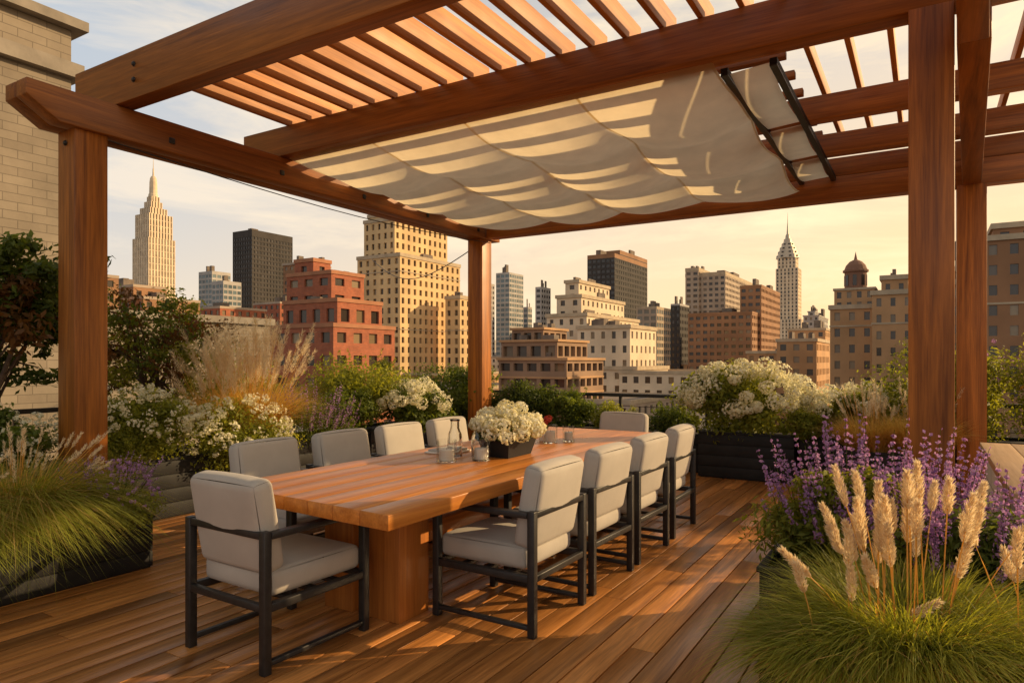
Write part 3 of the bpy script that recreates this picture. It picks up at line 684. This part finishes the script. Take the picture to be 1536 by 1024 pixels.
# turret building
k_=1.9
q=Q(); x0,x1,y0,y1=sb(1245,1312,0,80*k_,30); z1=zt(462,80*k_); block(q,x0,x1,y0,y1,B,z1,3.1,3.6,.38,.5,.4,.35,1.0,14)
cx,cy=x0+(x1-x0)*.52,y0+7.0
block(q,cx-2.2*k_,cx+2.2*k_,cy-2.0*k_,cy+2.0*k_,z1-.2,z1+2.4*k_,1.9,2.6,.45,.6,.2,.25,.5)
zb=z1+2.7*k_
q.lathe((cx,cy,zb),[(a*k_,b_*k_) for a,b_ in [(1.25,0),(1.25,2.0),(1.45,2.05),(1.45,2.3),(1.3,2.35),(1.1,2.9),(.7,3.35),(.2,3.6),(.1,4.1),(.01,4.6)]],16,4)
for k in range(8):
    a=k*math.pi/4; q.mbox((cx+1.255*k_*math.cos(a),cy+1.255*k_*math.sin(a),zb+1.0*k_),(.08,.42*k_,1.3*k_),Matrix.Rotation(a,3,'Z'),1,.1)
q.obj('turret_building',[ochW,winM,trimM,tarM,wallm('dome_copper',(.26,.13,.08))])
# landmark towers
def cxy(px,D): X=(px-768)/1024*D; return RX*X+FX*D,RY*X+FY*D
def cbox(q,px,D,wpx,t0,t1,zabs=None,**k):
    cx,cy=cxy(px,D); s=wpx/1024*D/1.374/2*1.02; z0=zabs if zabs is not None else zt(t0,D)
    block(q,cx-s,cx+s,cy-s,cy+s,z0,zt(t1,D),**k)
q=Q(); D=950; kk=dict(bay=4.2,floor=9,ww=.38,wh=.92,rec=.8,cornice=0,par=0)
cbox(q,231,D,66,0,446,B,**kk); cbox(q,231,D,56,446,360,**kk); cbox(q,231,D,49,360,324,**kk); cbox(q,230.5,D,36,324,314,**kk); cbox(q,230,D,24,314,304,**kk); cbox(q,230,D,17,304,296,**kk)
cx,cy=cxy(230,D); u=D/1024
q.lathe((cx,cy,zt(296,D)),[(7*u,0),(6.5*u,4*u),(5.6*u,5*u),(5.2*u,22*u),(4.4*u,28*u),(3.0*u,31*u),(1.3*u,32*u),(1.0*u,42*u),(.5*u,44*u),(.25*u,58*u)],12,0)
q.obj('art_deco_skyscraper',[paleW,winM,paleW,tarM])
q=Q(); D=880; u=D/1024; kk=dict(bay=4.2,floor=4.6,ww=.42,wh=.7,rec=.7,cornice=0,par=0)
cbox(q,1183,D,56,0,480,B,**kk); cbox(q,1183,D,42,480,404,**kk); cbox(q,1182,D,34,404,388,**kk)
cx,cy=cxy(1181.5,D)
chromeM=plain('steel_crown',(.54,.45,.34),.5,.05,.15,0,metal=.3)
prof=[(17,0),(16.5,5),(14.5,6),(14,11),(12,12),(11.5,17),(9.2,18),(8.6,23),(6.2,24),(5.6,29),(3.6,30),(3.0,35),(1.7,37),(1.2,44),(.5,56),(.15,69)]
q.lathe((cx,cy,zt(388,D)),[(a*u*.98,b_*u) for a,b_ in prof],8,4)
for k in range(8):
    a=(k+.5)*math.pi/4
    for rr,hh in((15.2,2),(12.8,8),(10.3,14),(7.6,20)):
        q.mbox((cx+rr*u*math.cos(a),cy+rr*u*math.sin(a),zt(388,D)+(hh+1)*u),(1.5*u,3.2*u,2.2*u),Matrix.Rotation(a,3,'Z'),1,.1)
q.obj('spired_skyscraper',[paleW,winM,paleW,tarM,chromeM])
cols=[brW,ochW,greyW,whW,tanW,redB]
for ci,cm in enumerate(cols):
    q=Q()
    for _ in range(26):
        D=rng.uniform(150,450); px=rng.uniform(100,1560); cx,cy=cxy(px,D); s=rng.uniform(8,18)
        top=rng.uniform(-40,-6)+D*.022
        block(q,cx-s,cx+s,cy-s,cy+s*1.3,B,min(top,zt(508,D)),3.4,3.6,.45,.5,.3,.2,.9)
    q.obj('city_block',[cm,winM,trimM,tarM])
q=Q()
for _ in range(420):
    D=rng.uniform(520,2800); px=rng.uniform(-200,1750); cx,cy=cxy(px,D); s=rng.uniform(12,34)
    top=B+rng.gamma(2.2,20)+D*.022
    top=min(top,zt(488 if rng.random()<.85 else 470,D))
    q.box(cx-s,cx+s,cy-s,cy+s,B,top,int(rng.integers(0,4)),float(rng.random()))
def hazy(name,c):
    m,nt,N,L,b=newmat(name); tc=N.new('ShaderNodeTexCoord'); sp=N.new('ShaderNodeSeparateXYZ'); L.new(tc.outputs['Object'],sp.inputs[0])
    cb=N.new('ShaderNodeCombineXYZ'); L.new(math_(N,L,'ADD',sp.outputs[0],sp.outputs[1]),cb.inputs[0]); L.new(sp.outputs[2],cb.inputs[1])
    br=N.new('ShaderNodeTexBrick'); L.new(cb.outputs[0],br.inputs['Vector']); br.offset=0; br.inputs['Scale'].default_value=1
    br.inputs['Brick Width'].default_value=5; br.inputs['Row Height'].default_value=4; br.inputs['Mortar Size'].default_value=1.1
    br.inputs['Color1'].default_value=(*[x*.45 for x in c],1); br.inputs['Color2'].default_value=(*[x*.6 for x in c],1); br.inputs['Mortar'].default_value=(*c,1)
    L.new(br.outputs[0],b.inputs['Base Color']); b.inputs['Roughness'].default_value=.8; return m
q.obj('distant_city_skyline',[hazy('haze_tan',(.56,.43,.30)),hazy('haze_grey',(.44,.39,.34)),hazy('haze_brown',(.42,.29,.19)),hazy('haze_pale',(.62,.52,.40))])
q=Q(); q.add([[(-20000,-20000,B-.2),(20000,-20000,B-.2),(20000,20000,B-.2),(-20000,20000,B-.2)]],0)
q.obj('ground',[plain('city_asphalt',(.06,.055,.05),.9,.02,.3,0)])
print('done')
